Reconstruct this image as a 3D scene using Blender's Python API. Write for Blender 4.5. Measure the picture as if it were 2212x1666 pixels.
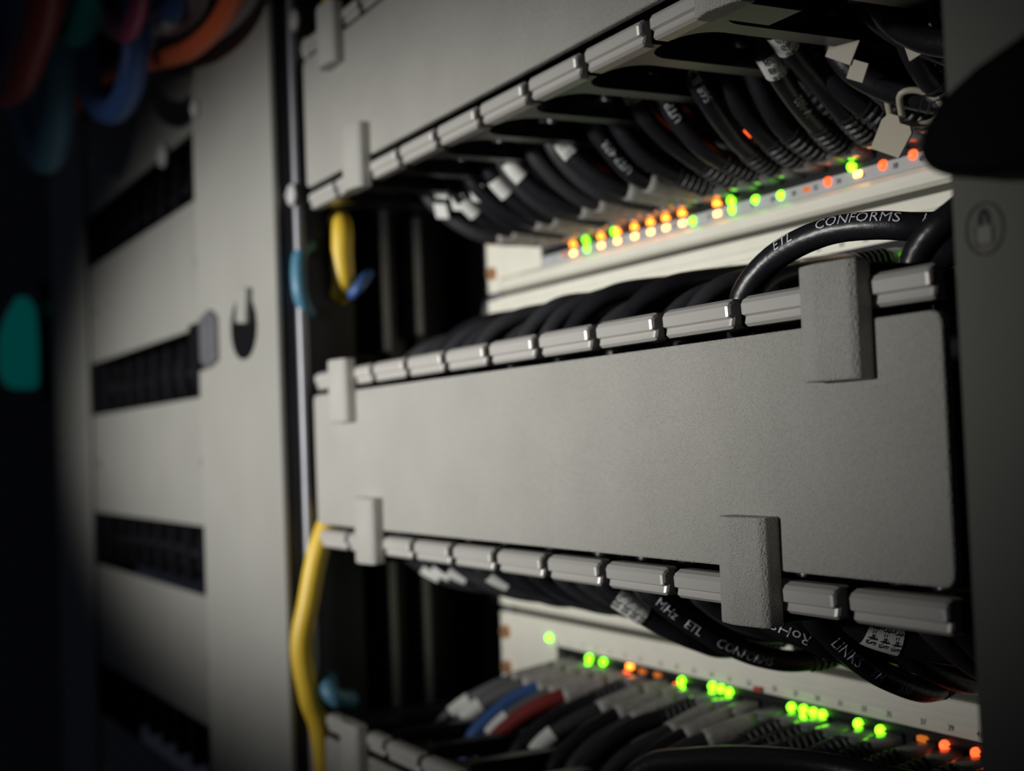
import bpy, bmesh, math, random
from mathutils import Vector, Matrix
random.seed(7)
for o in list(bpy.data.objects): bpy.data.objects.remove(o)
SC = bpy.context.scene
COL = SC.collection

# ------------------------------------------------------------ camera
# metres: X along the rack row (right +), Y into the rack, Z up; Y=0 is the front of the cable-manager covers
yaw, pitch, roll, FPX = -1.0837777, 0.0402239, -0.0386677, 2979.0
fw = Vector((math.sin(yaw)*math.cos(pitch), math.cos(yaw)*math.cos(pitch), math.sin(pitch)))
rt = Vector((math.cos(yaw), -math.sin(yaw), 0)); up = rt.cross(fw)
r2 = math.cos(roll)*rt + math.sin(roll)*up
u2 = -math.sin(roll)*rt + math.cos(roll)*up
cam = bpy.data.objects.new('camera', bpy.data.cameras.new('camera')); COL.objects.link(cam)
m = Matrix.Identity(4)
for i in range(3):
    m[i][0], m[i][1], m[i][2] = r2[i], u2[i], -fw[i]
m.translation = Vector((0.24492, -0.247515, 0.005834))
cam.matrix_world = m
cam.data.sensor_fit = 'HORIZONTAL'; cam.data.sensor_width = 36
cam.data.lens = FPX/2212*36
cam.data.clip_start = 0.01
cam.data.dof.use_dof = True
cam.data.dof.focus_distance = 0.415
cam.data.dof.aperture_fstop = cam.data.lens/1000/0.0052
SC.camera = cam

# ------------------------------------------------------------ light
w = bpy.data.worlds.new('world'); SC.world = w; w.use_nodes = True
w.node_tree.nodes['Background'].inputs[0].default_value = (0.60, 0.68, 1.0, 1)
w.node_tree.nodes['Background'].inputs[1].default_value = 0.012

def spot(name, loc, aim, energy, angle, blend, size, color, scale=(1, 1, 1)):
    d = bpy.data.lights.new(name, 'SPOT'); d.energy = energy; d.spot_size = math.radians(angle)
    d.spot_blend = blend; d.shadow_soft_size = size; d.color = color
    o = bpy.data.objects.new(name, d); COL.objects.link(o); o.location = loc
    o.rotation_euler = (Vector(aim)-Vector(loc)).to_track_quat('-Z', 'Y').to_euler(); o.scale = scale
    return o
spot('vignette_spot', (-0.30, -1.30, 0.085), (-0.51, 0.0, 0.040), 91, 54, 1.0, 0.05, (1.0, 0.99, 0.967), (1.0, 0.322, 1.0))  # unseen spot added; its oval beam is shaped to imitate lens vignetting
SC.view_settings.view_transform = 'Standard'
SC.view_settings.look = 'None'
SC.view_settings.exposure = 0.0
SC.view_settings.gamma = 1.0
SC.view_settings.use_curve_mapping = False

# ------------------------------------------------------------ materials
def mat(name, col, rough=0.5, metal=0.0, bump=None, emit=None, var=0.0, vscale=60, spec=0.5, coat=0):
    mt = bpy.data.materials.new(name); mt.use_nodes = True
    nt = mt.node_tree; b = nt.nodes['Principled BSDF']
    b.inputs['Base Color'].default_value = (*col, 1); b.inputs['Roughness'].default_value = rough
    b.inputs['Metallic'].default_value = metal; b.inputs['Specular IOR Level'].default_value = spec
    b.inputs['Coat Weight'].default_value = coat
    tc = nt.nodes.new('ShaderNodeTexCoord')
    if var:
        n = nt.nodes.new('ShaderNodeTexNoise'); n.inputs['Scale'].default_value = vscale; n.inputs['Detail'].default_value = 4
        nt.links.new(tc.outputs['Object'], n.inputs['Vector'])
        r = nt.nodes.new('ShaderNodeValToRGB')
        r.color_ramp.elements[0].position = .3; r.color_ramp.elements[1].position = .7
        r.color_ramp.elements[0].color = (*[c*(1-var) for c in col], 1); r.color_ramp.elements[1].color = (*[min(1, c*(1+var)) for c in col], 1)
        nt.links.new(n.outputs['Fac'], r.inputs['Fac']); nt.links.new(r.outputs['Color'], b.inputs['Base Color'])
    if bump:
        sc, st, dist = bump
        n = nt.nodes.new('ShaderNodeTexNoise'); n.inputs['Scale'].default_value = sc; n.inputs['Detail'].default_value = 2.5; n.inputs['Roughness'].default_value = .55
        nt.links.new(tc.outputs['Object'], n.inputs['Vector'])
        bp = nt.nodes.new('ShaderNodeBump'); bp.inputs['Strength'].default_value = st; bp.inputs['Distance'].default_value = dist
        nt.links.new(n.outputs['Fac'], bp.inputs['Height']); nt.links.new(bp.outputs['Normal'], b.inputs['Normal'])
    if emit:
        b.inputs['Emission Color'].default_value = (*emit[0], 1); b.inputs['Emission Strength'].default_value = emit[1]
    return mt
M = dict(
    cover=mat('textured_grey_paint', (.46, .45, .405), .62, bump=(1500, 1.0, .0011), var=.05, vscale=25),
    clip=mat('textured_clip_plastic', (.54, .53, .48), .60, bump=(1800, 1.0, .0011), var=.05),
    postshaded=mat('beige_paint_shaded', (.19, .188, .162), .6, bump=(2200, .12, .0003), var=.05, vscale=18),  # same beige as the other uprights, edge shade painted into the colour
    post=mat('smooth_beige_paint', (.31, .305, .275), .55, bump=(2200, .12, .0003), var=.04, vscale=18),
    black=mat('black_plastic', (.009, .009, .011), .38, spec=.3, bump=(500, .05, .0004)),
    tip=mat('tip_painted_reflection', (.60, .58, .54), .40, metal=.3, spec=.35),  # grey stands in for the bright aisle mirrored in black gloss plastic
    floor=mat('dark_floor_tile', (.09, .09, .09), .5, var=.15, vscale=12),
    duct=mat('black_steel', (.008, .009, .014), .5, bump=(900, .1, .0003)),
    sw=mat('switch_ivory_paint', (.72, .70, .60), .42, bump=(2500, .08, .0002), var=.03),
    strip=mat('switch_grey_strip', (.40, .41, .41), .5),
    groove=mat('groove_shadow_gap', (.05, .048, .035), .7),
    port=mat('port_black', (.012, .012, .013), .4),
    contact=mat('port_metal', (.45, .42, .36), .35, metal=.9),
    jacket=mat('cable_jacket_black', (.013, .013, .016), .36, bump=(260, .25, .0008)),
    jacketgrey=mat('cable_jacket_charcoal', (.030, .030, .034), .46, bump=(260, .25, .0008)),
    jacketlit=mat('cable_jacket_painted_lit', (.11, .11, .11), .45),  # jacket lightened in colour where light falls on the outer cables
    plug=mat('plug_housing_smoke', (.20, .20, .21), .25, coat=.3),
    boot=mat('boot_black_rubber', (.016, .016, .018), .5),
    bootgrey=mat('boot_grey_rubber', (.30, .285, .26), .5, var=.2, vscale=300),
    label=mat('label_white_vinyl', (.72, .72, .68), .5),
    cream=mat('cream_nylon_shaded', (.40, .36, .28), .45),  # cream with the dimness of the upper corner painted in
    ink=mat('black_ink', (.01, .01, .01), .6),
    print_=mat('white_print', (.62, .63, .66), .6),
    rail=mat('zinc_rail', (.20, .20, .215), .45, metal=.5, var=.08),
    screw=mat('nickel_screw', (.75, .75, .74), .3, metal=.8),
    brass=mat('brass_screw', (.75, .42, .22), .35, metal=.7),
    redstrip=mat('red_mark', (.45, .06, .04), .5),
    yellow=mat('yellow_jacket', (.75, .50, .04), .45), blue=mat('blue_jacket', (.04, .10, .28), .45),
    teal=mat('teal_jacket', (.0, .30, .28), .45), orange=mat('orange_jacket', (.70, .13, .04), .45),
    red=mat('red_jacket', (.20, .025, .022), .45), white=mat('white_jacket', (.50, .50, .49), .45),
    green=mat('green_jacket', (.03, .22, .09), .45), sky=mat('steel_blue_jacket', (.08, .22, .32), .45),
    magenta=mat('magenta_jacket', (.30, .05, .12), .45),
    lever=mat('handle_black', (.004, .004, .005), .6, spec=.15),
    l_amber=mat('led_amber', (.3, .1, .01), .3, emit=((1.0, .24, .02), 6)),
    l_hot=mat('led_amber_hot', (.3, .1, .01), .3, emit=((1.0, .30, .05), 13)),
    l_green=mat('led_green', (.05, .3, .02), .3, emit=((.20, 1.0, .01), 4.5)),
    l_red=mat('led_red', (.3, .03, .01), .3, emit=((1.0, .09, .02), 2.6)),
    l_dim=mat('led_dim_amber', (.25, .07, .02), .3, emit=((1.0, .25, .03), .5)),
    tealglow=mat('teal_emissive', (.0, .12, .11), .4, emit=((0, 1.0, .90), .035)),
    l_off=mat('led_unlit', (.35, .34, .30), .3),
)

# ------------------------------------------------------------ helpers
def link(name, me, mt, parent=None, loc=None, smooth=False):
    o = bpy.data.objects.new(name, me); COL.objects.link(o)
    if mt and not me.materials: me.materials.append(M[mt] if isinstance(mt, str) else mt)
    if smooth:
        for p in me.polygons: p.use_smooth = True
    if parent: o.parent = parent
    if loc: o.location = loc
    return o
def mesh(name, v, f):
    me = bpy.data.meshes.new(name); me.from_pydata([tuple(x) for x in v], [], f); me.update(); return me
def bm_mesh(name, bm):
    bmesh.ops.recalc_face_normals(bm, faces=bm.faces)
    me = bpy.data.meshes.new(name); bm.to_mesh(me); bm.free(); return me
def box_bm(x0, x1, y0, y1, z0, z1, bev=0, seg=2, bm=None):
    bm2 = bmesh.new()
    bmesh.ops.create_cube(bm2, size=1)
    for v in bm2.verts:
        v.co = Vector((x0+(v.co.x+.5)*(x1-x0), y0+(v.co.y+.5)*(y1-y0), z0+(v.co.z+.5)*(z1-z0)))
    if bev: bmesh.ops.bevel(bm2, geom=list(bm2.edges), offset=bev, segments=seg, affect='EDGES', profile=.5)
    if bm is None: return bm2
    t = bpy.data.meshes.new('t'); bm2.to_mesh(t); bm2.free(); bm.from_mesh(t); bpy.data.meshes.remove(t)
    return bm
def box(name, x0, x1, y0, y1, z0, z1, mt, parent=None, bev=0, seg=2):
    return link(name, bm_mesh(name, box_bm(x0, x1, y0, y1, z0, z1, bev, seg)), mt, parent)
def prism(name, poly, axis, a0, a1, mt, parent=None, bev=0, seg=2, smooth=False):
    """poly: list of 2-D points; axis: 'x','y','z' extrusion axis"""
    bm = bmesh.new()
    def P(p, a):
        if axis == 'x': return (a, p[0], p[1])
        if axis == 'y': return (p[0], a, p[1])
        return (p[0], p[1], a)
    va = [bm.verts.new(P(p, a0)) for p in poly]; vb = [bm.verts.new(P(p, a1)) for p in poly]
    n = len(poly)
    bm.faces.new(va); bm.faces.new(vb[::-1])
    for i in range(n): bm.faces.new((va[i], va[(i+1) % n], vb[(i+1) % n], vb[i]))
    bmesh.ops.recalc_face_normals(bm, faces=bm.faces)
    if bev: bmesh.ops.bevel(bm, geom=list(bm.edges), offset=bev, segments=seg, affect='EDGES', profile=.5)
    return link(name, bm_mesh(name, bm), mt, parent, smooth=smooth)
def empty(name, loc, label, cat, group=None, kind=None):
    o = bpy.data.objects.new(name, None); COL.objects.link(o); o.location = loc; o.empty_display_size = .02
    return tag(o, label, cat, group, kind)
def tag(o, label, cat, group=None, kind=None):
    o['label'] = label; o['category'] = cat
    if group: o['group'] = group
    if kind: o['kind'] = kind
    return o
def place(o, parent):
    """parent while keeping world coordinates"""
    o.parent = parent; o.location = o.location - parent.location; return o
def copy_tree(o, parent=None):
    c = o.copy(); COL.objects.link(c); c.parent = parent
    for ch in list(o.children): copy_tree(ch, c)
    return c

class Path:
    def __init__(s, pts, n=14):
        p = [Vector(q) for q in pts]; p = [p[0]*2-p[1]]+p+[p[-1]*2-p[-2]]
        out = []
        for i in range(1, len(p)-2):
            for k in range(n):
                t = k/n; a, b, c, d = p[i-1:i+3]
                out.append(.5*((2*b)+(c-a)*t+(2*a-5*b+4*c-d)*t*t+(-a+3*b-3*c+d)*t**3))
        out.append(p[-2]); s.p = out
        s.s = [0]
        for a, b in zip(out, out[1:]): s.s.append(s.s[-1]+(b-a).length)
        s.L = s.s[-1]
    def at(s, d):
        d = max(0, min(s.L-1e-6, d))
        for i in range(len(s.s)-1):
            if s.s[i+1] >= d:
                t = (d-s.s[i])/(s.s[i+1]-s.s[i]+1e-12); return s.p[i].lerp(s.p[i+1], t)
        return s.p[-1]
    def tan(s, d):
        e = .0012; return (s.at(d+e)-s.at(d-e)).normalized()
def tube_mesh(name, pts, radii, seg=12, caps=True):
    n = len(pts); v = []; f = []
    t = (pts[1]-pts[0]).normalized(); ref = Vector((0, 0, 1)) if abs(t.z) < .9 else Vector((1, 0, 0))
    nx = t.cross(ref).normalized()
    for i, p in enumerate(pts):
        t = (pts[min(i+1, n-1)]-pts[max(i-1, 0)]).normalized()
        nx = (nx-t*nx.dot(t)).normalized(); ny = t.cross(nx); r = radii[i] if isinstance(radii, list) else radii
        for k in range(seg):
            a = 2*math.pi*k/seg; v.append(p+(nx*math.cos(a)+ny*math.sin(a))*r)
    for i in range(n-1):
        for k in range(seg):
            f.append((i*seg+k, i*seg+(k+1) % seg, (i+1)*seg+(k+1) % seg, (i+1)*seg+k))
    if caps: f.append(tuple(range(seg))[::-1]); f.append(tuple((n-1)*seg+k for k in range(seg)))
    return mesh(name, v, f)
_fc = {}
def text_verts(txt, size):
    """flat text outline as mesh, origin at its centre"""
    key = txt
    if key not in _fc:
        cu = bpy.data.curves.new('t', 'FONT'); cu.body = txt; cu.size = 1; cu.align_x = 'CENTER'; cu.align_y = 'CENTER'; cu.resolution_u = 2
        o = bpy.data.objects.new('t', cu); COL.objects.link(o)
        dg = bpy.context.evaluated_depsgraph_get(); dg.update()
        me = o.evaluated_get(dg).to_mesh()
        _fc[key] = ([v.co.copy() for v in me.vertices], [tuple(p.vertices) for p in me.polygons])
        o.evaluated_get(dg).to_mesh_clear()
        bpy.data.objects.remove(o); bpy.data.curves.remove(cu)
    v, f = _fc[key]
    return [x*size for x in v], f
def text_flat(name, txt, size, o, xd, yd, mt, parent=None, bold=0):
    v, f = text_verts(txt, size); xd = Vector(xd); yd = Vector(yd); o = Vector(o)
    me = mesh(name, [o+xd*p.x+yd*p.y for p in v], f)
    return link(name, me, mt, parent)
def text_tube(name, txt, size, path, s0, r, face, mt, parent=None, flip=False, roll=0, off=.00025):
    v, f = text_verts(txt, size); fd = Vector(face); out = []; sg = -1 if flip else 1
    for p in v:
        s = s0+sg*p.x; c = path.at(s); t = path.tan(s)
        n = (fd-t*fd.dot(t)).normalized(); b = n.cross(t)
        a = sg*p.y/r+roll
        out.append(c+(n*math.cos(a)+b*math.sin(a))*(r+off))
    return link(name, mesh(name, out, f), mt, parent)

# ============================================================ LARGE STRUCTURE
U = .04445; PITCH = .0406; HC = .0338; ZF = .0410; YB = .10; YS = .115
WID = 11*PITCH
ZB, ZT = -1.2, .9
def upright(name, x0, x1, yf, label, depth=.055, mt='post'):
    t = empty(name, ((x0+x1)/2, yf, ZB), label, 'rack upright', 'rack uprights')
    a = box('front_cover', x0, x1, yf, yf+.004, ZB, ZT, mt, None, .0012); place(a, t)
    b = box('duct_body', x0+.006, x1-.0005, yf+.004, yf+depth, ZB, ZT, 'duct'); place(b, t)
    return t
post_r = upright('rack_upright', .0242, .176, -.02, 'beige rack upright, shade painted in, with the padlock symbol and the black lever', .055, 'postshaded')
post_l = upright('rack_upright', -.626, -.468, -.012, 'beige rack upright with black oval latch, beside the black gap with the yellow cable', .045)
post_f = upright('rack_upright', -1.205, -1.035, -.004, 'dim beige rack upright beside the glowing teal bar', .04)

# back wall of the row so nothing looks through the racks
wb = box('wall_back', -2.6, .7, .62, .64, ZB, ZT, 'duct'); wb['kind'] = 'structure'
fl = box('floor', -2.6, .7, -2.0, .64, ZB-.02, ZB, 'floor'); fl['kind'] = 'structure'

# mounting rails of the main bay
for x0, x1, lab in ((-.490, -.451, 'grey metal rack mounting rail at the end of the ivory switches'),):
    t = empty('mounting_rail', ((x0+x1)/2, YS, ZB), lab, 'rack rail')
    place(box('flange', x0, x1, YS+.001, YS+.004, ZB, ZT, 'rail'), t)
    place(box('web', x0 if x0 < -.1 else x1-.002, x0+.002 if x0 < -.1 else x1, YS+.004, YS+.05, ZB, ZT, 'rail'), t)
# black side panel behind the left upright
t = empty('side_panel', (-.52, .15, ZB), 'black steel side panel inside the rack beside the yellow cable', 'side panel')
place(box('panel', -.522, -.518, .034, .615, ZB, ZT, 'duct'), t)
for y in (.07, .088):
    place(box('rib', -.518, -.508, y, y+.006, ZB, ZT, 'duct'), t)
for y, z0, z1 in ((.058, -.18, -.06), (.079, -.15, -.05), (.060, .06, .16), (.081, .07, .14)):
    place(box('guide_post', -.519, -.494, y, y+.006, z0, z1, 'rail', None, .001), t)

# ============================================================ CABLE MANAGERS
def manager(zc, label, tips_only=False):
    t = empty('cable_manager', (-WID/2, .05, zc), label, 'cable manager', 'horizontal cable managers of the main rack')
    place(box('back_plate', -WID, 0, YB, YB+.003, zc-.043, zc+.043, 'black'), t)
    for x in (-WID-.003, .0005):
        place(box('end_bracket', x, x+.0025, .012, YB+.003, zc-.043, zc+.043, 'black'), t)
    # cover
    r = .0035; pl = []
    for cx, cz, a0 in ((-r, HC-r, 0), (-WID+r, HC-r, 90), (-WID+r, -HC+r, 180), (-r, -HC+r, 270)):
        for k in range(5):
            a = math.radians(a0+k*22.5); pl.append((cx+r*math.cos(a), zc+cz+r*math.sin(a)))
    place(prism('cover', pl, 'y', 0, .0032, 'cover', None, .0007), t)
    return t
# finger shared meshes (local: x centred on the finger, z 0 at finger centre)
def finger_meshes():
    hw = PITCH/2-.0029
    pl = [(-hw, .0045), (hw, .0045), (hw, .0085)]
    for k in range(7):
        a = k/6; pl.append((hw-(hw-.0042)*math.sin(a*math.pi/2), .0085+.011*(1-math.cos(a*math.pi/2))))
    pl += [(.0042, YB), (-.0042, YB)]
    for k in range(6, -1, -1):
        a = k/6; pl.append((-(hw-(hw-.0042)*math.sin(a*math.pi/2)), .0085+.011*(1-math.cos(a*math.pi/2))))
    pl.append((-hw, .0085))
    bm = bmesh.new()
    z0, z1 = -.0035, .0035
    va = [bm.verts.new((p[0], p[1], z0)) for p in pl]; vb = [bm.verts.new((p[0], p[1], z1)) for p in pl]
    bm.faces.new(va); bm.faces.new(vb[::-1]); n = len(pl)
    for i in range(n): bm.faces.new((va[i], va[(i+1) % n], vb[(i+1) % n], vb[i]))
    arm = bm_mesh('finger_arm', bm)
    # tip: faceted bar
    prof = [(.006, -.0045), (.0018, -.0045), (.0008, -.0036), (.0012, -.0016), (-.0002, -.0010), (-.0004, .0022), (.0004, .0035), (.0022, .0045), (.006, .0045)]
    bm = bmesh.new(); a = [bm.verts.new((-hw, p[0], p[1])) for p in prof]; b = [bm.verts.new((hw, p[0], p[1])) for p in prof]
    bm.faces.new(a); bm.faces.new(b[::-1])
    for i in range(len(prof)): bm.faces.new((a[i], a[(i+1) % len(prof)], b[(i+1) % len(prof)], b[i]))
    bmesh.ops.recalc_face_normals(bm, faces=bm.faces)
    ed = [e for e in bm.edges if abs(e.verts[0].co.x-e.verts[1].co.x) < 1e-6]
    bmesh.ops.bevel(bm, geom=ed, offset=.0012, segments=2, affect='EDGES', profile=.5)
    return arm, bm_mesh('finger_tip', bm)
ARM, TIP = finger_meshes()
ARM.materials.append(M['black']); TIP.materials.append(M['tip'])
def add_fingers(t, zc):
    for s in (1, -1):
        for k in range(11):
            o = link('finger', ARM, None, None); o.location = (-PITCH*(k+.5), 0, zc+s*ZF)
            if s < 0: o.rotation_euler = (0, math.pi, 0)
            place(o, t)
            c = link('finger_tip', TIP, None, o)
            if s < 0: c.rotation_euler = (0, math.pi, 0)   # light comes from above: tips keep the same way up
CLIPP = [(-.0105, .0005), (-.0105, -.0045), (-.0095, -.0065), (-.0025, -.0078), (.0090, -.0060), (.0105, -.0045), (.0105, .0005)]
bmc = bmesh.new()
va = [bmc.verts.new((p[0], p[1], -.0155)) for p in CLIPP]; vb = [bmc.verts.new((p[0], p[1], .0155)) for p in CLIPP]
bmc.faces.new(va); bmc.faces.new(vb[::-1])
for i in range(len(CLIPP)): bmc.faces.new((va[i], va[(i+1) % len(CLIPP)], vb[(i+1) % len(CLIPP)], vb[i]))
bmesh.ops.recalc_face_normals(bmc, faces=bmc.faces)
bmesh.ops.bevel(bmc, geom=list(bmc.edges), offset=.0006, segments=2, affect='EDGES', profile=.5)
CLIP = bm_mesh('clip', bmc); CLIP.materials.append(M['clip'])
HOOK = bm_mesh('clip_hook', box_bm(-.008, .008, 0, .02, -.0015, .0015, .0005)); HOOK.materials.append(M['black'])
def add_clips(t, zc):
    for x, s in ((-.0340, 1), (-.3960, 1), (-.0755, -1), (-.3665, -1)):
        o = link('clip', CLIP, None); o.location = (x, -.0003, zc+s*.0338)
        place(o, t)
        h = link('clip_hook', HOOK, None, o); h.location = (0, 0, s*.0135)
managers = []
for zc, lab in ((.1778, 'upper grey cable manager with black fingers, above the amber lit switch'),
                (0, 'grey textured cable manager between the two pairs of switches'),
                (-.1778, 'lowest cable manager, of which only a clip and pale finger tips show')):
    t = manager(zc, lab); add_fingers(t, zc); add_clips(t, zc); managers.append(t)

# ============================================================ SWITCHES
cols = []
for g, x0 in enumerate((-.3848, -.3004, -.216, -.1316)):
    cols += [x0+.0134*k for k in range(6)]
def port_mesh():
    bm = bmesh.new(); w, h, d, tk = .0062, .0054, .012, .0008
    box_bm(-w, w, 0, d, h-tk, h, bm=bm); box_bm(-w, w, 0, d, -h, -h+tk, bm=bm)
    box_bm(-w, -w+tk, 0, d, -h, h, bm=bm); box_bm(w-tk, w, 0, d, -h, h, bm=bm); box_bm(-w, w, d-.001, d, -h, h, bm=bm)
    return bm_mesh('port', bm)
PORT = port_mesh(); PORT.materials.append(M['port'])
LED = bm_mesh('led', box_bm(-.0021, .0021, -.0008, .003, -.0011, .0011, .0004)); LEDS = {}
bml = bmesh.new(); bmesh.ops.create_uvsphere(bml, u_segments=12, v_segments=8, radius=.0020)
LEDR = bm_mesh('led', bml)
def led_mesh(k):
    if k not in LEDS:
        me = (LED if k in ('l_amber', 'l_hot', 'l_dim', 'l_off') else LEDR).copy(); me.materials.append(M[k]); LEDS[k] = me
    return LEDS[k]
def screw_mesh(mt, r):
    bm = bmesh.new(); bmesh.ops.create_cone(bm, cap_ends=True, segments=16, radius1=r, radius2=r*.8, depth=.003, matrix=Matrix.Rotation(math.pi/2, 4, 'X'))
    box_bm(-r*.6, r*.6, -.0017, -.001, -r*.12, r*.12, bm=bm)
    me = bm_mesh('screw', bm); me.materials.append(M[mt]); return me
SCR = screw_mesh('screw', .004); SCB = screw_mesh('brass', .0042)
def switch(z0, inv, label, leds, nums):
    """z0: bottom of the 1U slot. inv False: lights and numbers along the bottom edge; True: along the top edge"""
    t = empty('network_switch', (-WID/2, YS, z0), label, 'network switch', 'rack switches with rows of patch cables')
    def Z(d): return z0+U-d if inv else z0+d      # d measured from the lit edge
    def zb(a, b): return (min(Z(a), Z(b)), max(Z(a), Z(b)))
    a, b = zb(.0003, U-.0003)
    place(box('chassis', -WID+.004, -.002, YS+.006, YS+.26, a, b, 'duct'), t)
    # face: bezel ridge + plate around the ports
    pr = [(YS+.006, .0012), (YS+.0012, .0012)] if inv else [(YS+.006, .0014), (YS-.0005, .0014), (YS-.0026, .0028), (YS-.0034, .0048), (YS-.0030, .0070), (YS-.0012, .0088), (YS, .0096), (YS+.006, .0096)]
    if inv: pr = [(YS+.006, .0016), (YS-.0020, .0016), (YS-.0026, .0022), (YS-.0026, .0068), (YS-.0019, .0071), (YS-.0019, .0105), (YS+.0004, .0108), (YS+.006, .0108)]
    place(prism('bezel', [(p[0], Z(p[1])) for p in pr], 'x', -WID, -.001, 'sw'), t)
    a, b = zb(0, .0018); place(box('joint_gap', -WID+.001, -.002, YS+.001, YS+.006, a, b, 'groove'), t)
    a, b = zb(.0096, .0148); place(box('number_strip', -.425, -.004, YS-.0006, YS+.006, a, b, 'strip' if not inv else 'sw'), t)
    a, b = zb(.0148, .0180); place(box('light_strip', -.400, -.004, YS+.0004, YS+.006, a, b, 'port'), t)
    a, b = zb(.0180, .0444); place(box('port_block', -.395, -.004, YS+.0008, YS+.006, a, b, 'port'), t)
    a, b = zb(.0096, .0444); place(box('left_end', -WID, -.398, YS-.0016, YS+.008, a, b, 'sw', None, .0006), t)
    a, b = zb(.002, .0424); place(box('mounting_ear', -WID-.016, -WID, YS-.0014, YS+.001, a, b, 'sw', None, .0004), t)
    for zz, me in ((.013, SCB), (.033, SCB)):
        o = link('ear_screw', me, None); o.location = (-WID-.008, YS-.0028, Z(zz)); place(o, t)
    for x in cols:
        for d in (.0228 if not inv else .0240, .0351 if not inv else .0363):
            o = link('port', PORT, None); o.location = (x, YS-.0006, Z(d)); place(o, t)
    for x, d, k in leds:
        o = link('indicator_light', led_mesh(k), None); o.location = (x, YS-.0004, Z(d)); place(o, t)
    for x, s in nums:
        place(text_flat('port_number', s, .0030, (x, YS-.0028 if False else YS-.00085, Z(.0122)), (1, 0, 0), (0, 0, 1), 'ink'), t)
    return t
R = random.Random(3)
# A: amber switch (lights along the bottom)
la = []
for x in (-.3654, -.338, -.3228, -.3074, -.2935, -.2808, -.2676, -.2412):
    la += [(x, .0173, 'l_amber'), (x+.0005, .0126, 'l_hot')]
la += [(-.352, .0175, 'l_green'), (-.351, .0130, 'l_green'), (-.2307, .0165, 'l_green'), (-.2300, .0125, 'l_green'), (-.2139, .0140, 'l_green'), (-.1973, .0130, 'l_green'),
       (-.374, .013, 'l_dim'), (-.1810, .0125, 'l_dim'), (-.1685, .0132, 'l_red'), (-.155, .0165, 'l_green'), (-.1515, .0130, 'l_hot'), (-.138, .0138, 'l_red'), (-.1225, .0145, 'l_red'), (-.3250, .0175, 'l_green'), (-.259, .0123, 'l_green')]
nA = [(x, str(2*i+2)) for i, x in enumerate(cols)]
nD = [(x, str(2*i+1)) for i, x in enumerate(cols)]
swA = switch(2*U, False, 'ivory network switch with a row of bright amber lights under its ports', la, nA)
lb = [(-.3543, .0166, 'l_green'), (-.3409, .0170, 'l_green'), (-.247, .0172, 'l_green'), (-.206, .0172, 'l_red'), (-.120, .0180, 'l_green'), (-.286, .0170, 'l_off'), (-.3, .0170, 'l_off')]
swB = switch(U, True, 'ivory network switch below the amber lit one, half hidden by thick black cables', lb, nD)
lc = [(-.3654, .0160, 'l_red'), (-.3200, .0150, 'l_red'), (-.314, .0150, 'l_red'), (-.232, .0148, 'l_red'), (-.11, .0180, 'l_green'), (-.13, .017, 'l_green')]
swC = switch(-2*U, False, 'ivory network switch under the grey cover, hidden by black cables', lc, nA)
ld = [(-.366, .0175, 'l_green'), (-.366, .0205, 'l_green'), (-.3523, .0178, 'l_green'), (-.328, .0170, 'l_amber'), (-.330, .0205, 'l_red'),
      (-.2839, .0180, 'l_green'), (-.2839, .0210, 'l_green'), (-.2885, .0212, 'l_red'), (-.2602, .0172, 'l_green'), (-.2602, .0207, 'l_green'), (-.254, .0175, 'l_green'), (-.2480, .0180, 'l_green'), (-.2480, .0212, 'l_green'),
      (-.2060, .0182, 'l_green'), (-.1985, .0180, 'l_green'), (-.1985, .0212, 'l_green'), (-.1925, .0182, 'l_green'), (-.1870, .0182, 'l_green'), (-.1665, .0185, 'l_green'), (-.1545, .0190, 'l_green'), (-.1545, .0225, 'l_green'), (-.1220, .0190, 'l_red'), (-.1330, .0185, 'l_dim'), (-.1075, .0190, 'l_red'), (-.1075, .0225, 'l_red')]
ld += [(x, .0180, 'l_dim') for x in (-.317, -.304)]
swD = switch(-3*U, True, 'ivory network switch with green lights and odd port numbers, under the hanging cables', ld, nD)
o = link('status_light', led_mesh('l_green'), None); o.location = (-.4037, YS-.0024, -2*U-.0110); place(o, swD)
place(box('red_logo_mark', -.2285, -.2235, YS-.0024, YS-.0018, -2*U-.0145, -2*U-.0125, 'redstrip'), swD)

# ============================================================ PATCH CABLES
RC = .0041
def boot_mesh(path, s0, s1, ribs=5, r0=.0056, r1=.0047):
    n = ribs*4+1; pts = []; rad = []
    for i in range(n+1):
        f = i/n; pts.append(path.at(s0+(s1-s0)*f)); b = r0+(r1-r0)*f
        rad.append(b if i % 4 < 2 else b*.80)
    return tube_mesh('strain_relief', pts, rad, 12)
def housing_mesh(path, s0, s1):
    """rounded plug housing: super-elliptic section lofted along the cable start"""
    v = []; f = []; seg = 16; st = 7
    t = path.tan(s0+.002); ax = Vector((1, 0, 0)); az = ax.cross(t).normalized()
    for i in range(st):
        q = i/(st-1); c = path.at(s0+(s1-s0)*q); sc = 1 if q < .7 else 1-.22*((q-.7)/.3)**2
        for k in range(seg):
            a = 2*math.pi*k/seg; ca, sa = math.cos(a), math.sin(a)
            e = lambda u: math.copysign(abs(u)**.5, u)
            v.append(c+ax*(.0057*sc*e(ca))+az*(.0049*sc*e(sa)))
    for i in range(st-1):
        for k in range(seg): f.append((i*seg+k, i*seg+(k+1) % seg, (i+1)*seg+(k+1) % seg, (i+1)*seg+k))
    f.append(tuple(range(seg))); f.append(tuple((st-1)*seg+k for k in range(seg)))
    return mesh('plug', v, f)
CAMSIDE = (.75, -.62, 0)
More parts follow.
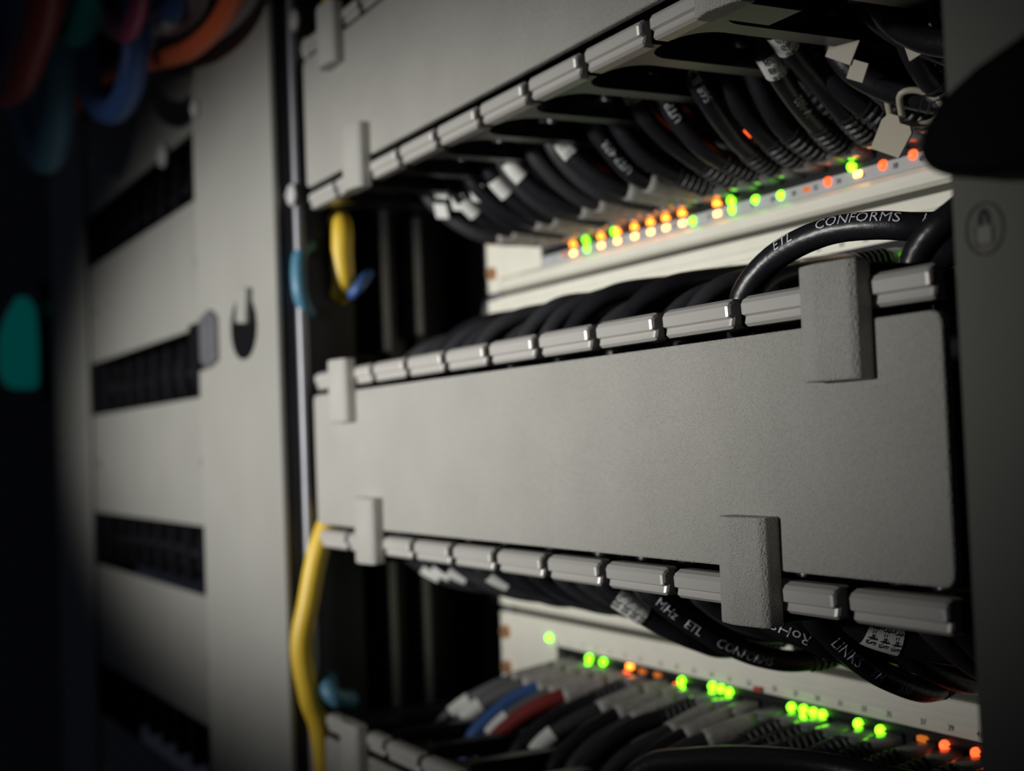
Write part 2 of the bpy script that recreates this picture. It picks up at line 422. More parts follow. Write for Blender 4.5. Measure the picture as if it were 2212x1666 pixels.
def cable(pts, label, group=None, style='black', r=RC, mt='jacket', plug=True, prints=(), name='patch_cable', flags=()):
    P = Path(pts)
    t = empty(name, P.at(0), label, 'cable', group)
    n = max(14, int(P.L/.0035)); s0 = .014 if plug else 0
    pp = [P.at(s0+(P.L-s0)*i/n) for i in range(n+1)]
    place(link('jacket', tube_mesh('jacket', pp, r, 12), mt, None, smooth=True), t)
    if plug:
        g = {'black': ('plug', 'boot'), 'grey': ('bootgrey', 'bootgrey'), 'sleeve': ('plug', 'bootgrey')}[style]
        place(link('plug', housing_mesh(P, 0, .0155), g[0], None, smooth=True), t)
        if style == 'black': place(link('strain_relief', boot_mesh(P, .0150, .0300), g[1], None), t)
        else: place(link('strain_relief', tube_mesh('strain_relief', [P.at(.0145+.022*i/7) for i in range(8)], [.0053, .0052, .0051, .0050, .0049, .0048, .0047, .0046], 12), g[1], None, smooth=True), t)
    for s, txt, size, flip, face, ro in prints:
        x = text_tube('printed_text', txt, size, P, s, r, face, 'print_', None, flip, ro); place(x, t)
    for s, w, h, d in flags:      # flag label sticking out of the cable
        c = P.at(s); tt = P.tan(s); dd = Vector(d); dd = (dd-tt*dd.dot(tt)).normalized(); nn = tt.cross(dd)
        bm = bmesh.new(); vs = [bm.verts.new(c+tt*a+dd*b+nn*e) for e in (-.0003, .0003) for a, b in ((-w/2, r*.6), (w/2, r*.6), (w/2, r+h), (-w/2, r+h))]
        for q in ((0, 1, 2, 3), (4, 5, 6, 7), (0, 1, 5, 4), (1, 2, 6, 5), (2, 3, 7, 6), (3, 0, 4, 7)): bm.faces.new([vs[i] for i in q])
        place(link('flag_label', bm_mesh('flag_label', bm), 'label', None), t)
    return t
def text_tube_round(name, txt, size, P, s0, r, face, parent_mat, flip=1, off=.0006):
    v, f = text_verts(txt, size); fd = Vector(face); out = []
    for p in v:
        s = s0+flip*p.y; c = P.at(s); t = P.tan(s); n = (fd-t*fd.dot(t)).normalized(); b = n.cross(t); a = -flip*p.x/r
        out.append(c+(n*math.cos(a)+b*math.sin(a))*(r+off))
    return link(name, mesh(name, out, f), parent_mat)
def band(t, P, s, ln, txt, r=RC, flip=1, along=False, rows=3):
    b = place(link('label_band', tube_mesh('label_band', [P.at(s-ln/2+ln*i/5) for i in range(6)], r+.00035, 20, False), 'label', None, smooth=True), t)
    if txt:
        for k in range(rows):
            if along: x = text_tube('printed_text', txt, .0040, P, s, r, CAMSIDE, 'ink', None, flip < 0, (k-(rows-1)/2)*.85, .0006)
            else: x = text_tube_round('printed_text', txt, .0034, P, s+(k-(rows-1)/2)*.0034, r, CAMSIDE, 'ink', flip)
            x.parent = b
    return b

def slots(xs, shift):
    """spread the cables that drop between the same two finger arms evenly across that slot"""
    by = {}
    for x in xs: by.setdefault(round(-(x+shift)/PITCH), []).append(x)
    out = {}
    for k, l in by.items():
        l.sort(); n = len(l)
        for q, x in enumerate(l):
            f = (q+.5)/n*2-1 if n < 3 else q/(n-1)*2-1
            out[x] = (-PITCH*k+f*.0100, (q % 2)*.0035)
    return out
# ---- upper gap, switch A: up into the upper manager
labA = 'black patch cable rising from the amber lit switch into the upper cable manager'
GA = 'black cables of the amber lit switch'
colA = sorted([x for x in cols if x < -.09], reverse=True)
ZA = 2*U+.0228
def path_up(x, tx, ty, row=0, jit=0.0, rnd=R):
    f = min(1, max(0, (-.145-x)/.155))
    a = [(.119, 0), (.102, .0015), (.086, .0095), (.074, .0225), (.065, .039), (.060, .062)]
    b = [(.119, 0), (.100, .0010), (.077, .0030), (.060, .0135), (.050, .029), (.047, .060)]
    out = []
    for i, (p, q) in enumerate(zip(a, b)):
        k = min(1, i/3.5)**1.6
        out.append((x+(tx-x)*k+rnd.uniform(-jit, jit)*(i == 2), p[0]+(q[0]-p[0])*f+(ty+row*.0105)*k, ZA+.0123*row*(1-.5*k)+p[1]+(q[1]-p[1])*f+rnd.uniform(-jit, jit)*(i == 2)))
    return out
special = {3: ('black patch cable with white wrap label 1-40 under the upper manager', [(-.1316, .119, .1117), (-.1330, .1040, .1130), (-.131, .0919, .1178), (-.127, .0762, .1272), (-.119, .0550, .1376), (-.1165, .0470, .1469), (-.1165, .050, .170)], ('1-40', .0735), []),
           4: ('black patch cable with white wrap label 1-38 and 102 printed on it', [(-.149, .119, .1117), (-.1480, .1031, .1125), (-.145, .0899, .1175), (-.139, .0746, .1251), (-.1315, .0597, .1336), (-.1300, .0531, .1437), (-.130, .054, .168)], ('1-38', .0680), [(.046, 'V 102', .0048, False, CAMSIDE, 0)]),
           7: ('black patch cable printed 568 B.2 in white', [(-.1892, .119, .1117), (-.188, .1004, .1130), (-.184, .0848, .1185), (-.176, .0672, .1280), (-.1710, .0546, .1389), (-.170, .0502, .1478), (-.170, .052, .170)], None, [(.072, '568 B.2', .0046, False, CAMSIDE, 0)]),
           9: ('black patch cable with white wrap label 1-28', [(-.216, .119, .1117), (-.217, .1029, .1130), (-.216, .0853, .1191), (-.2145, .0677, .1288), (-.2128, .0569, .1386), (-.211, .0511, .1497), (-.211, .052, .172)], ('1-28', .076), [])}
tgA = slots([x for i, x in enumerate(colA) if i not in special], -.006)
textA = {2: ('black patch cable printed with white letters beside the 1-40 label', 'S LINKS', .062), 8: ('black patch cable printed UTP between the 1-38 and 1-28 labels', 'UTP', .060), 11: ('black patch cable printed with white letters beside the 1-28 label', 'UTP 4PR', .055)}
bandA = {12: ('black patch cable with crumpled white wrap label, above the amber lights', '1-22', .070), 15: ('black patch cable with plain white wrap label, over the end of the amber row', '', .072), 17: ('second outermost black cable of the amber lit switch, wrapped in a white label', '', .066), 20: ('outermost black patch cable of the amber lit switch, with a bent white label', '', .062)}
for i, x in enumerate(colA):
    st = ('sleeve' if i % 3 != 1 else 'black') if x < -.235 else 'black'; mt = R.choice(('jacket', 'jacket', 'jacketgrey'))
    if i in special:
        lab, pts, bd, pr = special[i]
        t = cable(pts, lab, None, st, prints=pr)
        if bd: band(t, Path(pts), bd[1], .0085, bd[0], flip=-1)
        continue
    pts = path_up(x, *tgA[x], jit=.0012)
    if i in textA:
        lab, tx, ss = textA[i]; cable(pts, lab, None, st, prints=[(ss, tx, .0046, False, CAMSIDE, 0)]); continue
    if i in bandA:
        lab, tx, ss = bandA[i]; t = cable(pts, lab, None, st); band(t, Path(pts), ss, .0095, tx, flip=-1); continue
    cable(pts, labA, GA, st, mt=mt)
# upper row of the same switch, set back behind the first
rowA = [x+.004 for x in colA[::2]]; tgA2 = slots(rowA, -.004)
for x in rowA:
    cable(path_up(x, *tgA2[x], row=1, jit=.001), 'black patch cable in the rear row of the amber lit switch', 'rear cables of the amber lit switch', 'black')

# ---- switch B: down into the middle manager
GB = 'black cables of the second switch'
labB = 'black patch cable bending down from the second switch into the grey cable manager'
def path_down(x, tx, ty, zt, dz=0, jit=.001, rnd=R, back=0):
    pr = [(.119, 0), (.098, -.001), (.072, -.004), (.050, -.0085), (.038, -.017), (.032, -.029), (.034, -.055)]
    out = []
    for i, p in enumerate(pr):
        k = min(1, i/4)**1.3
        out.append((x+(tx-x)*k+rnd.uniform(-jit, jit)*(i == 2), p[0]+(ty+back)*k, zt+p[1]+dz*math.sin(math.pi*i/6)+rnd.uniform(-jit, jit)*(1 < i < 4)))
    return out
ZBt = 2*U-.0228
bx = [x for x in cols if x < -.122]; tgB = slots(bx, -.010)
for i, x in enumerate(bx):
    cable(path_down(x, *tgB[x], ZBt, R.choice((-.001, .001, .005))), labB, GB, 'sleeve' if i % 3 else 'black', mt=R.choice(('jacket', 'jacketgrey')))
bx2 = bx[1::2]; tgB2 = slots(bx2, -.006)
for i, x in enumerate(bx2):
    cable(path_down(x, *tgB2[x], 2*U-.0352, 0, back=.016), 'black patch cable of the second switch lower port row', 'lower row cables of the second switch', 'sleeve')
# the big printed cable and the fat one at its right
big = [(-.0512, .119, .0661), (-.0500, .100, .0664), (-.0500, .070, .0650), (-.0580, .052, .0648), (-.0673, .045, .0664), (-.0801, .040, .0670), (-.0918, .036, .0650), (-.1033, .033, .0607), (-.1119, .030, .0535), (-.1155, .0285, .0450), (-.1187, .030, .025)]
cable(big, 'thick black cable printed ETL CONFORMS ANSI arching over the grey cable manager', None, 'black', r=.0044,
      prints=[(.0870, 'CONFORMS', .0048, True, (.60, -.60, .42), 0), (.0640, 'ANSI', .0048, True, (.60, -.60, .42), 0), (.1120, 'ETL', .0048, True, (.60, -.60, .42), 0)])
cable([(.0, .117, .0600), (-.008, .070, .0680), (-.0160, .035, .0650), (-.0195, .024, .0594), (-.0238, .0215, .0557), (-.0279, .021, .0513), (-.0299, .021, .0450), (-.030, .024, .025)], 'thick black cable with a green sheen dropping behind the last finger by the padlock upright', None, 'black', r=.0042)
cable([(-.0244, .119, .0537), (-.026, .080, .0545), (-.034, .045, .0545), (-.045, .034, .048), (-.048, .032, .030)], 'black cable passing under the fat printed cable by the clip', None, 'black')

# ---- switch C: up into the middle manager
GC = 'black cables of the third switch'
def path_up_c(x, tx, ty, zt, jit=.001, rnd=R, back=0):
    pr = [(.119, 0), (.100, -.0020), (.076, -.0025), (.056, .003), (.042, .011), (.034, .021), (.034, .048)]
    out = []
    for i, p in enumerate(pr):
        k = min(1, i/4)**1.2
        out.append((x+(tx-x)*k+rnd.uniform(-jit, jit)*(i == 2), p[0]+(ty+back)*k, zt+p[1]+rnd.uniform(-jit, jit)*(1 < i < 4)))
    return out
cx = [x for x in cols if x < -.06]; tgC = slots(cx, -.016)
bandC = {0: 'outermost black cable under the grey cover, wrapped in a white label', 1: 'black cable with a round white label beside the outermost one under the grey cover', 2: 'third black cable under the grey cover, with a white label beside two others', 5: 'black cable under the grey cover with a small pale label by itself'}
for i, x in enumerate(cx):
    pts = path_up_c(x, *tgC[x], -2*U+.0228)
    t = cable(pts, bandC.get(i, 'black patch cable hanging from the third switch into the grey cable manager'), None if i in bandC else GC, 'grey' if i in (1, 9) else 'black', mt=R.choice(('jacket', 'jacketgrey')))
    if i in bandC: band(t, Path(pts), .077, .010, '')
cx2 = cx[::2]; tgC2 = slots(cx2, -.012)
for i, x in enumerate(cx2):
    cable(path_up_c(x, *tgC2[x], -2*U+.0352, back=.014), 'black patch cable in the upper port row of the third switch', 'upper row cables of the third switch', 'black')
etl = [(-.160, .119, -.0740), (-.163, .090, -.0800), (-.1651, .070, -.0771), (-.1657, .052, -.0695), (-.1684, .040, -.0619), (-.1707, .030, -.0537), (-.1735, .0255, -.0460), (-.175, .03, -.02)]
cable(etl, 'black cable printed ETL CONFORMS in white, hanging below the grey cover', None, 'black',
      prints=[(.0610, 'CONFORMS', .0046, True, (.75, -.62, -.1), 0), (.0835, 'ETL', .0046, True, (.75, -.62, -.1), 0), (.0955, 'MHz', .0046, True, (.75, -.62, -.1), 0)])
lnk = [(-.110, .117, -.0720), (-.102, .098, -.0800), (-.0961, .082, -.0807), (-.0892, .060, -.0735), (-.0868, .045, -.0651), (-.0862, .034, -.0561), (-.0855, .0265, -.0474), (-.085, .028, -.03)]
cable(lnk, 'black cable printed LINKS TM 550 in white below the end of the grey cover', None, 'black', r=.0043,
      prints=[(.0880, 'LINKS', .0050, True, (.75, -.62, -.1), 0), (.0735, 'TM', .0044, True, (.75, -.62, -.1), 0), (.0590, '550', .0046, True, (.75, -.62, -.1), 0)])
roh = [(-.1037, .070, -.0690), (-.0990, .050, -.0650), (-.0990, .0380, -.0600), (-.1049, .0300, -.0550), (-.1163, .0280, -.0505), (-.122, .030, -.042), (-.124, .03, -.03)]
cable(roh, 'black cable printed RoHS upside down beside the lower clip', None, plug=False, r=.0043, prints=[(.041, 'RoHS', .0046, False, (.75, -.62, -.1), 0)])
for q, (dx, dy, dz) in enumerate(((.0145, .005, .004), (.0365, .004, .007), (.0485, .008, .004), (-.0330, .016, .000))):
    cable([(p[0]+dx, min(.119, p[1]+dy), p[2]+dz) for p in lnk], 'black cable sagging beside the cable printed LINKS under the grey cover', 'sagging cables beside the LINKS cable', 'black', mt=('jacket', 'jacketgrey')[q % 2])
lb3 = [(-.2000, .119, -.0740), (-.1970, .080, -.0782), (-.1945, .060, -.0729), (-.1984, .046, -.0654), (-.2019, .036, -.0583), (-.2060, .030, -.0525), (-.2070, .027, -.0460), (-.207, .03, -.03)]
t = cable(lb3, 'black cable with white wrap label 3-30 hanging below the grey cover', None, 'black')
band(t, Path(lb3), .0890, .0125, '3-30', flip=-1, rows=4)
lb4 = [(-.030, .100, -.0600), (-.048, .065, -.0620), (-.062, .040, -.0570), (-.070, .028, -.0490), (-.073, .028, -.03)]
t = cable(lb4, 'black cable with white wrap label 3-45 under the second finger from the padlock upright', None, 'black')
band(t, Path(lb4), .074, .0105, '3-45', flip=-1)

# ---- switch D: down into the lower manager
GD = 'cables of the green lit switch'
def path_down_d(x, tx, ty, zt, jit=.0022, rnd=R, back=0):
    pr = [(.119, 0), (.100, -.003), (.078, -.009), (.060, -.018), (.049, -.031), (.046, -.055)]
    out = []
    for i, p in enumerate(pr):
        k = min(1, i/3.5)**1.2
        out.append((x+(tx-x)*k+rnd.uniform(-jit, jit)*(i == 2), p[0]+(ty+back)*k, zt+p[1]+rnd.uniform(-jit, jit)*(i == 2)))
    return out
dxs = [x for x in cols if x < -.09]; tgD = slots(dxs, -.016)
bandD = {0: 'outermost cable, painted lit grey, of the green lit switch, with a white wrap label', 1: 'cable painted lit grey of the green lit switch next to the outermost, with a white wrap label', 3: 'cable painted lit grey between the blue and the red cable, with a white wrap label', 6: 'black cable of the green lit switch with a pale wrap label, past the red cable'}
for i, x in enumerate(dxs):
    zt = -2*U-.0240; pts = path_down_d(x, *tgD[x], zt)
    if i == 2: cable(pts, 'blue patch cable plugged into the green lit switch', None, 'grey', mt='blue'); continue
    if i == 4: cable(pts, 'red patch cable plugged into the green lit switch', None, 'grey', mt='red'); continue
    if i in bandD:
        t = cable(pts, bandD[i], None, 'grey', mt='jacketlit' if i < 4 else 'jacketgrey'); band(t, Path(pts), .066, .012, ''); continue
    right = x > -.19
    cable(pts, 'black patch cable with ribbed black boot in the green lit switch' if right else 'black patch cable with grey boot drooping from the green lit switch', 'black booted '+GD if right else 'grey booted '+GD, 'black' if right or i % 4 == 1 else ('grey' if i % 2 else 'sleeve'), mt=R.choice(('jacket', 'jacketgrey')))
dx2 = dxs[::2]; tgD2 = slots(dx2, -.012)
for i, x in enumerate(dx2):
    cable(path_down_d(x, *tgD2[x], -2*U-.0363, back=.014), 'black patch cable in the lower port row of the green lit switch', 'lower row '+GD, 'grey' if x < -.19 else 'black')

cable([(-.040, .085, -.118), (-.066, .060, -.1056), (-.0846, .050, -.1023), (-.1113, .045, -.1023), (-.1484, .045, -.1073), (-.1764, .043, -.1128), (-.1979, .039, -.1185), (-.210, .034, -.132), (-.213, .032, -.160)], 'glossy black cable lying across the ribbed boots of the green lit switch', None, plug=False, r=.0044)
# ============================================================ NEIGHBOUR BAY
for k, lab in ((-2, 'lowest grey blank cover plate of the neighbouring rack'), (-1, 'second lowest grey cover plate of the neighbouring rack'), (0, 'grey cover plate of the neighbouring rack level with the oval latch'),
               (1, 'grey cover plate of the neighbouring rack above the black duct with the bracket'), (2, 'top grey cover plate of the neighbouring rack behind the coloured cables')):
    zc = k*3*U
    t = empty('cover_plate', (-.83, .002, zc), lab, 'cover plate', 'cover plates of the neighbouring rack')
    place(box('plate', -1.034, -.628, .0, .004, zc-U+.001, zc+U-.001, 'post', None, .001), t)
    place(box('return_edge', -1.030, -.632, .004, .03, zc-U+.002, zc-U+.004, 'duct'), t)
    for x in (-.66, -1.0):
        o = link('thumb_screw', SCR, None); o.location = (x, -.0012, zc); place(o, t)
for k in (-2, -1, 0, 1):
    zc = (k+.5)*3*U
    t = empty('cable_duct', (-.83, .02, zc), {-2: 'lowest black cable duct of the neighbouring rack', -1: 'black cable duct of the neighbouring rack one plate below the oval latch', 0: 'black cable duct of the neighbouring rack beside the dark bracket', 1: 'topmost black cable duct of the neighbouring rack, under the coloured cables'}[k], 'cable duct', 'black ducts of the neighbouring rack')
    place(box('tray', -1.034, -.628, .035, .04, zc-U*.6, zc+U*.6, 'duct'), t)
    for j in range(9):
        place(box('finger', -1.025+.044*j, -1.025+.044*j+.006, .010, .036, zc-U*.45, zc+U*.45, 'black', None, .001), t)
for k in (-1, 0, 1):
    zc = (k+.5)*3*U
    for q in range(3):
        pts = [(-1.02+.1*j, .022-.004*(q % 2)+R.uniform(-.002, .002), zc-.008+.008*q+R.uniform(-.003, .003)) for j in range(5)]
        cable(pts, 'black cable lying along a duct of the neighbouring rack', 'cables in the neighbouring ducts', plug=False)
# oval latch and bracket on the left upright
t = empty('door_latch', (-.525, -.013, .078), 'black oval latch recess on the beige upright', 'latch')
ring = []
pl = [( -.525+.023*math.cos(a), .0770+.0185*math.sin(a)) for a in [math.radians(q) for q in range(0, 360, 20)]]
place(prism('recess', pl, 'y', -.0135, -.0118, 'lever'), t)
place(prism('lever', [(-.524, .100), (-.508, .098), (-.511, .078), (-.529, .080)], 'y', -.0165, -.0130, 'post', None, .0008), t)
t = empty('bracket', (-.60, -.013, .075), 'dark metal bracket on the beige upright above the black duct', 'bracket')
place(prism('plate', [(-.612, .090), (-.590, .094), (-.578, .088), (-.578, .062), (-.598, .058), (-.612, .064)], 'y', -.0155, -.0120, 'rail', None, .0006), t)
place(box('tab', -.634, -.610, -.016, -.012, .058, .088, 'lever'), t)
# pan-head screws that show as pale discs
for x, y, z, lab in ((-.739, -.003, .2204, 'pale round screw on the top cover plate of the neighbouring rack'), (-.612, -.0135, .2243, 'pale round screw on the beige upright beside the top cover plate'),
                     (-.462, -.003, .143, 'bright round screw in the black gap beside the upper cable manager'), (-.460, .001, .238, 'pale round screw at the top of the black gap'), (-.459, .007, .223, 'smaller pale round screw at the top of the black gap')):
    bm = bmesh.new(); rr = .009 if 'neigh' in lab else .0062
    bmesh.ops.create_uvsphere(bm, u_segments=16, v_segments=8, radius=rr, matrix=Matrix.Scale(.4, 4, (0, 1, 0)))
    box_bm(-rr*.6, rr*.6, -rr*.45, -rr*.38, -rr*.08, rr*.08, bm=bm)
    o = link('round_screw', bm_mesh('round_screw', bm), 'white', smooth=True); o.location = (x, y, z); tag(o, lab, 'screw', 'pale round screws')
# grey cable strip running down the gap
def loose(pts, lab, mt, r, name='loose_cable', group=None):
    return cable(pts, lab, group, plug=False, mt=mt, r=r, name=name)
loose([(-.4635, .001, .60), (-.4635, .001, .35), (-.4635, .001, .15), (-.463, .001, .03), (-.4635, .001, -.06), (-.4635, .0, -.20), (-.464, .0, -.54)], 'grey cord running straight down the black gap beside the beige upright', 'rail', .0032)
loose([(-.438, .014, .55), (-.436, .015, .34), (-.437, .014, .245), (-.445, .020, .236), (-.46, .03, .24)], 'yellow cable looped at the top of the black gap', 'yellow', .005)
loose([(-.485, .0260, .133), (-.470, .0258, .1315), (-.4635, .0255, .126), (-.4630, .0250, .110), (-.4635, .0258, .096), (-.470, .0260, .0905), (-.485, .0262, .090)], 'short yellow cable loop in the black gap above the grey cover', 'yellow', .0062)
loose([(-.470, .03, .089), (-.457, .029, .090), (-.4545, .032, .094), (-.462, .04, .102)], 'short blue cable beside the yellow loop in the gap', 'blue', .0030)
loose([(-.452, .012, -.025), (-.4525, .002, -.048), (-.4540, -.004, -.075), (-.4560, -.008, -.098), (-.4575, -.004, -.125), (-.46, .004, -.16), (-.46, .008, -.30)], 'yellow cable bowing forward out of the black gap below the grey cover', 'yellow', .0058)
loose([(-.462, .008, -.118), (-.452, .005, -.121), (-.449, .008, -.126), (-.46, .02, -.13)], 'small steel blue cable end in the gap beside the yellow cable', 'sky', .005)
loose([(-.47, .010, .118), (-.463, .0005, .11), (-.46, -.001, .09), (-.466, .006, .078)], 'small steel blue cable loop beside the grey cord', 'sky', .004)
# coloured cables at the top of the neighbouring bay
def hang(pts, lab, mt, r): return loose(pts, lab, mt, r, 'coloured_cable', None)
hang([(-.430, -.03, .290), (-.472, -.03, .2495), (-.548, -.03, .2450), (-.650, -.03, .2630), (-.76, -.03, .285), (-.844, -.03, .2970), (-.943, -.03, .3010), (-1.03, -.03, .34)], 'orange cable drooping across the neighbouring rack', 'orange', 0.006)
hang([(-0.560, -0.071, 0.380), (-0.594, -0.071, 0.313), (-0.646, -0.071, 0.295), (-0.686, -0.071, 0.289), (-0.739, -0.071, 0.316), (-0.792, -0.071, 0.359)], 'teal cable loop hanging behind the orange cable', 'teal', 0.011)
hang([(-0.630, -0.016, 0.400), (-0.675, -0.016, 0.332), (-0.717, -0.016, 0.319), (-0.760, -0.016, 0.325), (-0.819, -0.016, 0.364), (-0.850, -0.016, 0.420)], 'dark green cable loop above the teal loop', 'green', 0.012)
hang([(-.60, -.096, .37), (-.644, -.096, .303), (-.719, -.096, .283), (-.787, -.096, .277), (-.881, -.096, .297), (-.941, -.096, .343), (-.957, -.096, .40)], 'dark red cable loop across the neighbouring rack', 'red', .013)
hang([(-0.600, -0.050, 0.320), (-0.615, -0.050, 0.253), (-0.644, -0.050, 0.236), (-0.686, -0.050, 0.237), (-0.738, -0.050, 0.256), (-0.760, -0.050, 0.284), (-0.780, -0.050, 0.340)], 'blue cable loop under the dark red loop', 'blue', 0.009)
hang([(-.510, -.034, .36), (-.524, -.034, .285), (-.559, -.034, .268), (-.646, -.034, .284), (-.707, -.034, .300), (-.78, -.034, .335), (-.809, -.034, .39)], 'white cable loop beside the orange cable', 'white', .010)
hang([(-0.515, -0.04, 0.340), (-0.524, -0.04, 0.287), (-0.538, -0.04, 0.268), (-0.557, -0.04, 0.268), (-0.578, -0.04, 0.286), (-0.590, -0.04, 0.340)], 'blue cable loop inside the white loop', 'blue', 0.008)
hang([(-.545, -.058, .36), (-.555, -.058, .285), (-.58, -.058, .266), (-.61, -.058, .268), (-.64, -.058, .30), (-.66, -.058, .37)], 'magenta cable loop inside the white loop', 'magenta', .006)
hang([(-1.060, -0.03, 0.500), (-1.073, -0.03, 0.380), (-1.104, -0.03, 0.353), (-1.160, -0.03, 0.351), (-1.230, -0.03, 0.389), (-1.260, -0.03, 0.500)], 'deep blue cable loop at the far upright', 'blue', 0.017)
hang([(-0.800, -0.062, 0.400), (-0.813, -0.062, 0.293), (-0.829, -0.062, 0.256), (-0.872, -0.062, 0.242), (-0.937, -0.062, 0.275), (-0.953, -0.062, 0.333), (-0.960, -0.062, 0.420)], 'steel blue cable loop hanging in front of the far upright', 'sky', 0.013)
# far bay
t = empty('far_rack_panel', (-1.7, .02, ZB), 'black front panel of the far rack behind the teal bar', 'rack panel')
place(box('panel', -2.5, -1.205, .01, .014, ZB, ZT, 'duct'), t)
place(box('frame_strip', -2.5, -1.205, .004, .010, .16, .175, 'duct'), t)
t = empty('teal_bar', (-1.345, .0, .20), 'teal glowing bar on the black front of the far rack', 'light bar')  # unidentified teal shape, built as an emissive bar
place(link('lens', tube_mesh('lens', [Vector((-1.345, -.012, z)) for z in (.084, .086, .091, .101, .12, .14, .165, .185)], [.008, .016, .022, .026, .027, .026, .018, .006], 16), 'tealglow', None, smooth=True), t)
place(box('base', -1.375, -1.315, .0, .011, .072, .20, 'duct', None, .002), t)

# ============================================================ FOREGROUND UPRIGHT DETAILS
XI, ZI = .0338, .0472
t = empty('padlock_symbol', (XI, -.0205, ZI), 'black oval padlock symbol printed on the dark upright', 'symbol')
bm = bmesh.new(); n = 40
inn = [bm.verts.new((XI+.0050*math.cos(2*math.pi*k/n), -.0203, ZI+.0054*math.sin(2*math.pi*k/n))) for k in range(n)]
out = [bm.verts.new((XI+.0053*math.cos(2*math.pi*k/n), -.0203, ZI+.0057*math.sin(2*math.pi*k/n))) for k in range(n)]
for k in range(n): bm.faces.new((inn[k], inn[(k+1) % n], out[(k+1) % n], out[k]))
place(link('oval_outline', bm_mesh('oval_outline', bm), 'ink'), t)
place(box('padlock_body', XI-.0018, XI+.0022, -.0206, -.0200, ZI-.0032, ZI+.0006, 'post', None, .0001), t)
place(prism('body_shadow', [(XI-.0026, ZI-.0034), (XI-.0017, ZI-.0034), (XI-.0017, ZI+.0006), (XI-.0024, ZI+.0006), (XI-.0026, ZI-.0004), (XI-.0021, ZI-.0012)], 'y', -.0204, -.0200, 'ink'), t)
def arc(rx, rz, a0, a1, cx, cz, n=12): return [(cx+rx*math.cos(math.radians(a0+(a1-a0)*k/n)), cz+rz*math.sin(math.radians(a0+(a1-a0)*k/n))) for k in range(n+1)]
place(prism('shackle', [(XI+.0012, ZI+.0006)]+arc(.0015, .0028, 0, 180, XI, ZI+.0016)+[(XI-.0015, ZI+.0006), (XI-.0007, ZI+.0006)]+arc(.0007, .0019, 180, 0, XI, ZI+.0016), 'y', -.0204, -.0200, 'ink'), t)
# black lever handle
t = empty('lever_handle', (.06, -.03, .05), 'black lever handle with rounded end in front of the dark upright', 'handle')
hp = [(x+.004, z) for x, z in [(.115, .1085), (.0662, .0779), (.0523, .0740), (.0422, .0695), (.0385, .0655), (.0366, .0613), (.0372, .0585), (.0400, .0558), (.0448, .0540), (.0508, .0527), (.0644, .0517), (.10, .0530), (.15, .075), (.15, .1085)]]
place(prism('lever', hp, 'y', -.046, -.030, 'lever', None, .0025, 3), t)
place(prism('pivot', [(.085+.018*math.cos(a), .082+.018*math.sin(a)) for a in [math.radians(q) for q in range(0, 360, 24)]], 'y', -.031, -.019, 'lever'), t)

# ============================================================ SMALL DETAILS IN THE UPPER RIGHT
t = empty('cable_tie_tag', (-.096, .083, .105), 'cream cable tie ring with a blank hanging tag by the last amber light', 'cable tie')
rg = Path([(-.1000, .088, .1100), (-.0960, .084, .1165), (-.0905, .088, .1165), (-.0870, .094, .1110), (-.0905, .092, .1065), (-.0960, .086, .1065), (-.1010, .0845, .1080)])
place(link('ring', tube_mesh('ring', [rg.at(rg.L*i/30) for i in range(31)], .00115, 8), 'cream', None, smooth=True), t)
place(prism('tag', [(-.1020, .1090), (-.0985, .1105), (-.0940, .1085), (-.0935, .1060), (-.0890, .1040), (-.0885, .1015), (-.0950, .0945), (-.1080, .1005), (-.1040, .1060)], 'y', .0805, .0817, 'cream', None, .0003), t)
pt = Path([(-.1090, .0900, .1250), (-.1065, .0880, .1180), (-.1020, .0850, .1090)])
place(link('tail', tube_mesh('tail', [pt.at(pt.L*i/10) for i in range(11)], .0012, 8), 'cream', None, smooth=True), t)
tp = Path([(-.165, .078, .178), (-.150, .077, .157), (-.135, .076, .1450), (-.1163, .078, .1350), (-.108, .082, .127)])
o = link('cable_tie', tube_mesh('cable_tie', [tp.at(tp.L*i/24) for i in range(25)], .0019, 8), 'cream', smooth=True)
tag(o, 'long cream cable tie running under the upper cable manager', 'cable tie')
def card(x, y, z, w, h, rz, ry, lab, mt='label'):
    o = link('label_flag', bm_mesh('label_flag', box_bm(-w/2, w/2, -.0003, .0003, -h/2, h/2, .0001, 1)), mt)
    o.location = (x, y, z); o.rotation_euler = (0, ry, rz); return tag(o, lab, 'label')   # stuck to the cable it touches
card(-.1030, .066, .1320, .0105, .0085, .3, .5, 'larger yellowed label flag among the cables above the cable tie ring', 'cream')
card(-.0985, .068, .1235, .0070, .0065, .2, .45, 'small label flag just below the yellowed one', 'cream')
card(-.1210, .075, .1560, .0110, .0110, .2, .2, 'pale curled label flag beside the long cream tie', 'cream')
card(-.0720, .070, .1260, .0110, .0075, .2, -.3, 'pale label flag close to the dark upright', 'cream')
card(-.2020, .085, .1370, .0130, .0085, .2, .35, 'pale label flag behind the cable printed 568 B.2', 'cream')
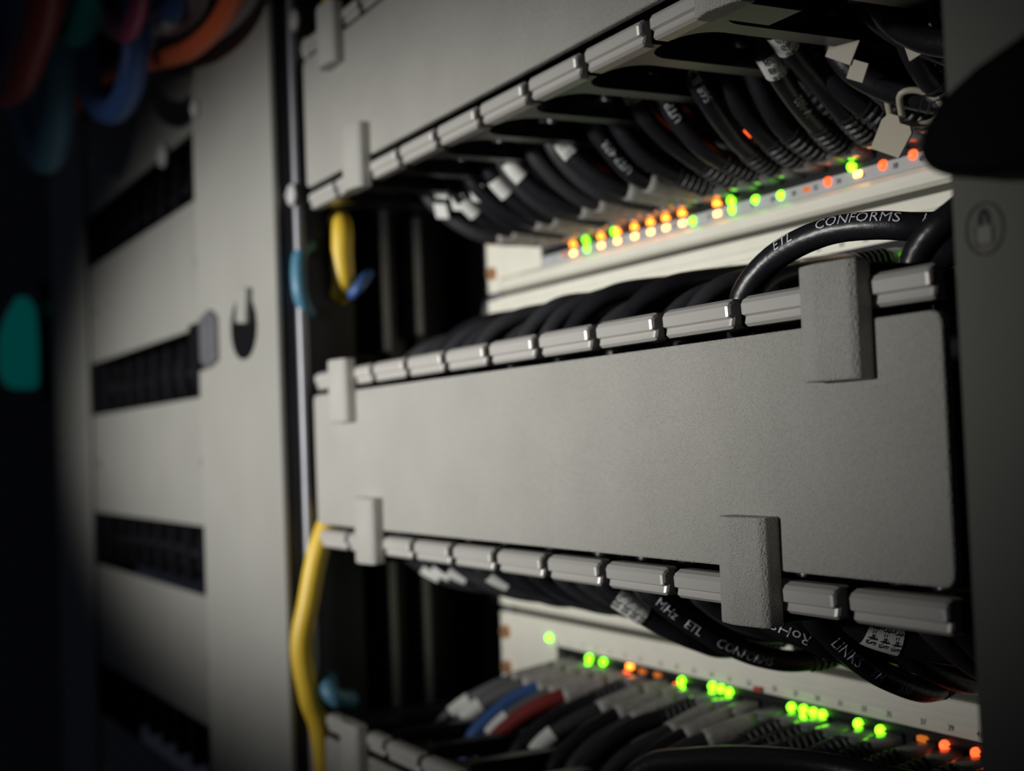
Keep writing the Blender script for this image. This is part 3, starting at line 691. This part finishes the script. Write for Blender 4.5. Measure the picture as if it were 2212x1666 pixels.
def bent_label(x, y, z, w, h, lab):
    """folded paper label: two leaves meeting at a crease"""
    bm = bmesh.new(); d = .0005
    pr = [(-w/2, .003), (0, -.002), (w/2, .004)]
    lo = [bm.verts.new((p[0], p[1], -h/2)) for p in pr]+[bm.verts.new((p[0], p[1]+d, -h/2)) for p in pr[::-1]]
    hi = [bm.verts.new((v.co.x, v.co.y, h/2)) for v in lo]
    bm.faces.new(lo); bm.faces.new(hi[::-1])
    for q in range(6): bm.faces.new((lo[q], lo[(q+1) % 6], hi[(q+1) % 6], hi[q]))
    o = link('folded_label', bm_mesh('folded_label', bm), 'label'); o.location = (x, y, z); o.rotation_euler = (.2, .5, -.4)
    return tag(o, lab, 'label', 'folded labels under the upper manager')
bent_label(-.360, .0560, .1300, .016, .0095, 'largest folded white label hanging under the upper manager')
bent_label(-.378, .0540, .1280, .010, .0090, 'folded white label next to the large one under the upper manager')
bent_label(-.395, .0520, .1380, .011, .0110, 'folded white label tucked highest under the upper manager fingers')
bent_label(-.400, .0550, .1270, .009, .0080, 'small folded white label hanging lowest above the black gap')
for x, y, z, lab in ((-.2140, .090, .1440, 'red light glowing between the cables behind the 1-38 label'), (-.186, .0905, .1235, 'orange light glowing between the cables below the 568 B.2 print'), (-.268, .086, .1375, 'small red light behind the cable labelled 1-28')):
    bm = bmesh.new(); bmesh.ops.create_uvsphere(bm, u_segments=12, v_segments=8, radius=.0020, matrix=Matrix.Scale(1.5, 4, (1, 0, 0)))
    o = link('indicator_lamp', bm_mesh('indicator_lamp', bm), 'l_red', smooth=True); o.location = (x, y, z); tag(o, lab, 'lamp')
# thicker cables crossing in the far upper right corner
for pts, lab in (([(-.060, .110, .110), (-.068, .090, .120), (-.085, .070, .135), (-.0905, .060, .152), (-.0905, .058, .175)], 'thick black cable crossing in front of the hanging cable tie tag'),
                 ([(-.040, .110, .114), (-.050, .088, .120), (-.0715, .070, .1270), (-.0780, .058, .142), (-.077, .052, .175)], 'thick black cable rising nearest the padlock upright'),
                 ([(-.082, .119, .1117), (-.092, .099, .1140), (-.104, .083, .1210), (-.1125, .074, .1320), (-.1135, .070, .150), (-.1135, .070, .178)], 'thick black cable passing behind the yellowed label flag')):
    cable(pts, lab, None, 'black', r=.0046)
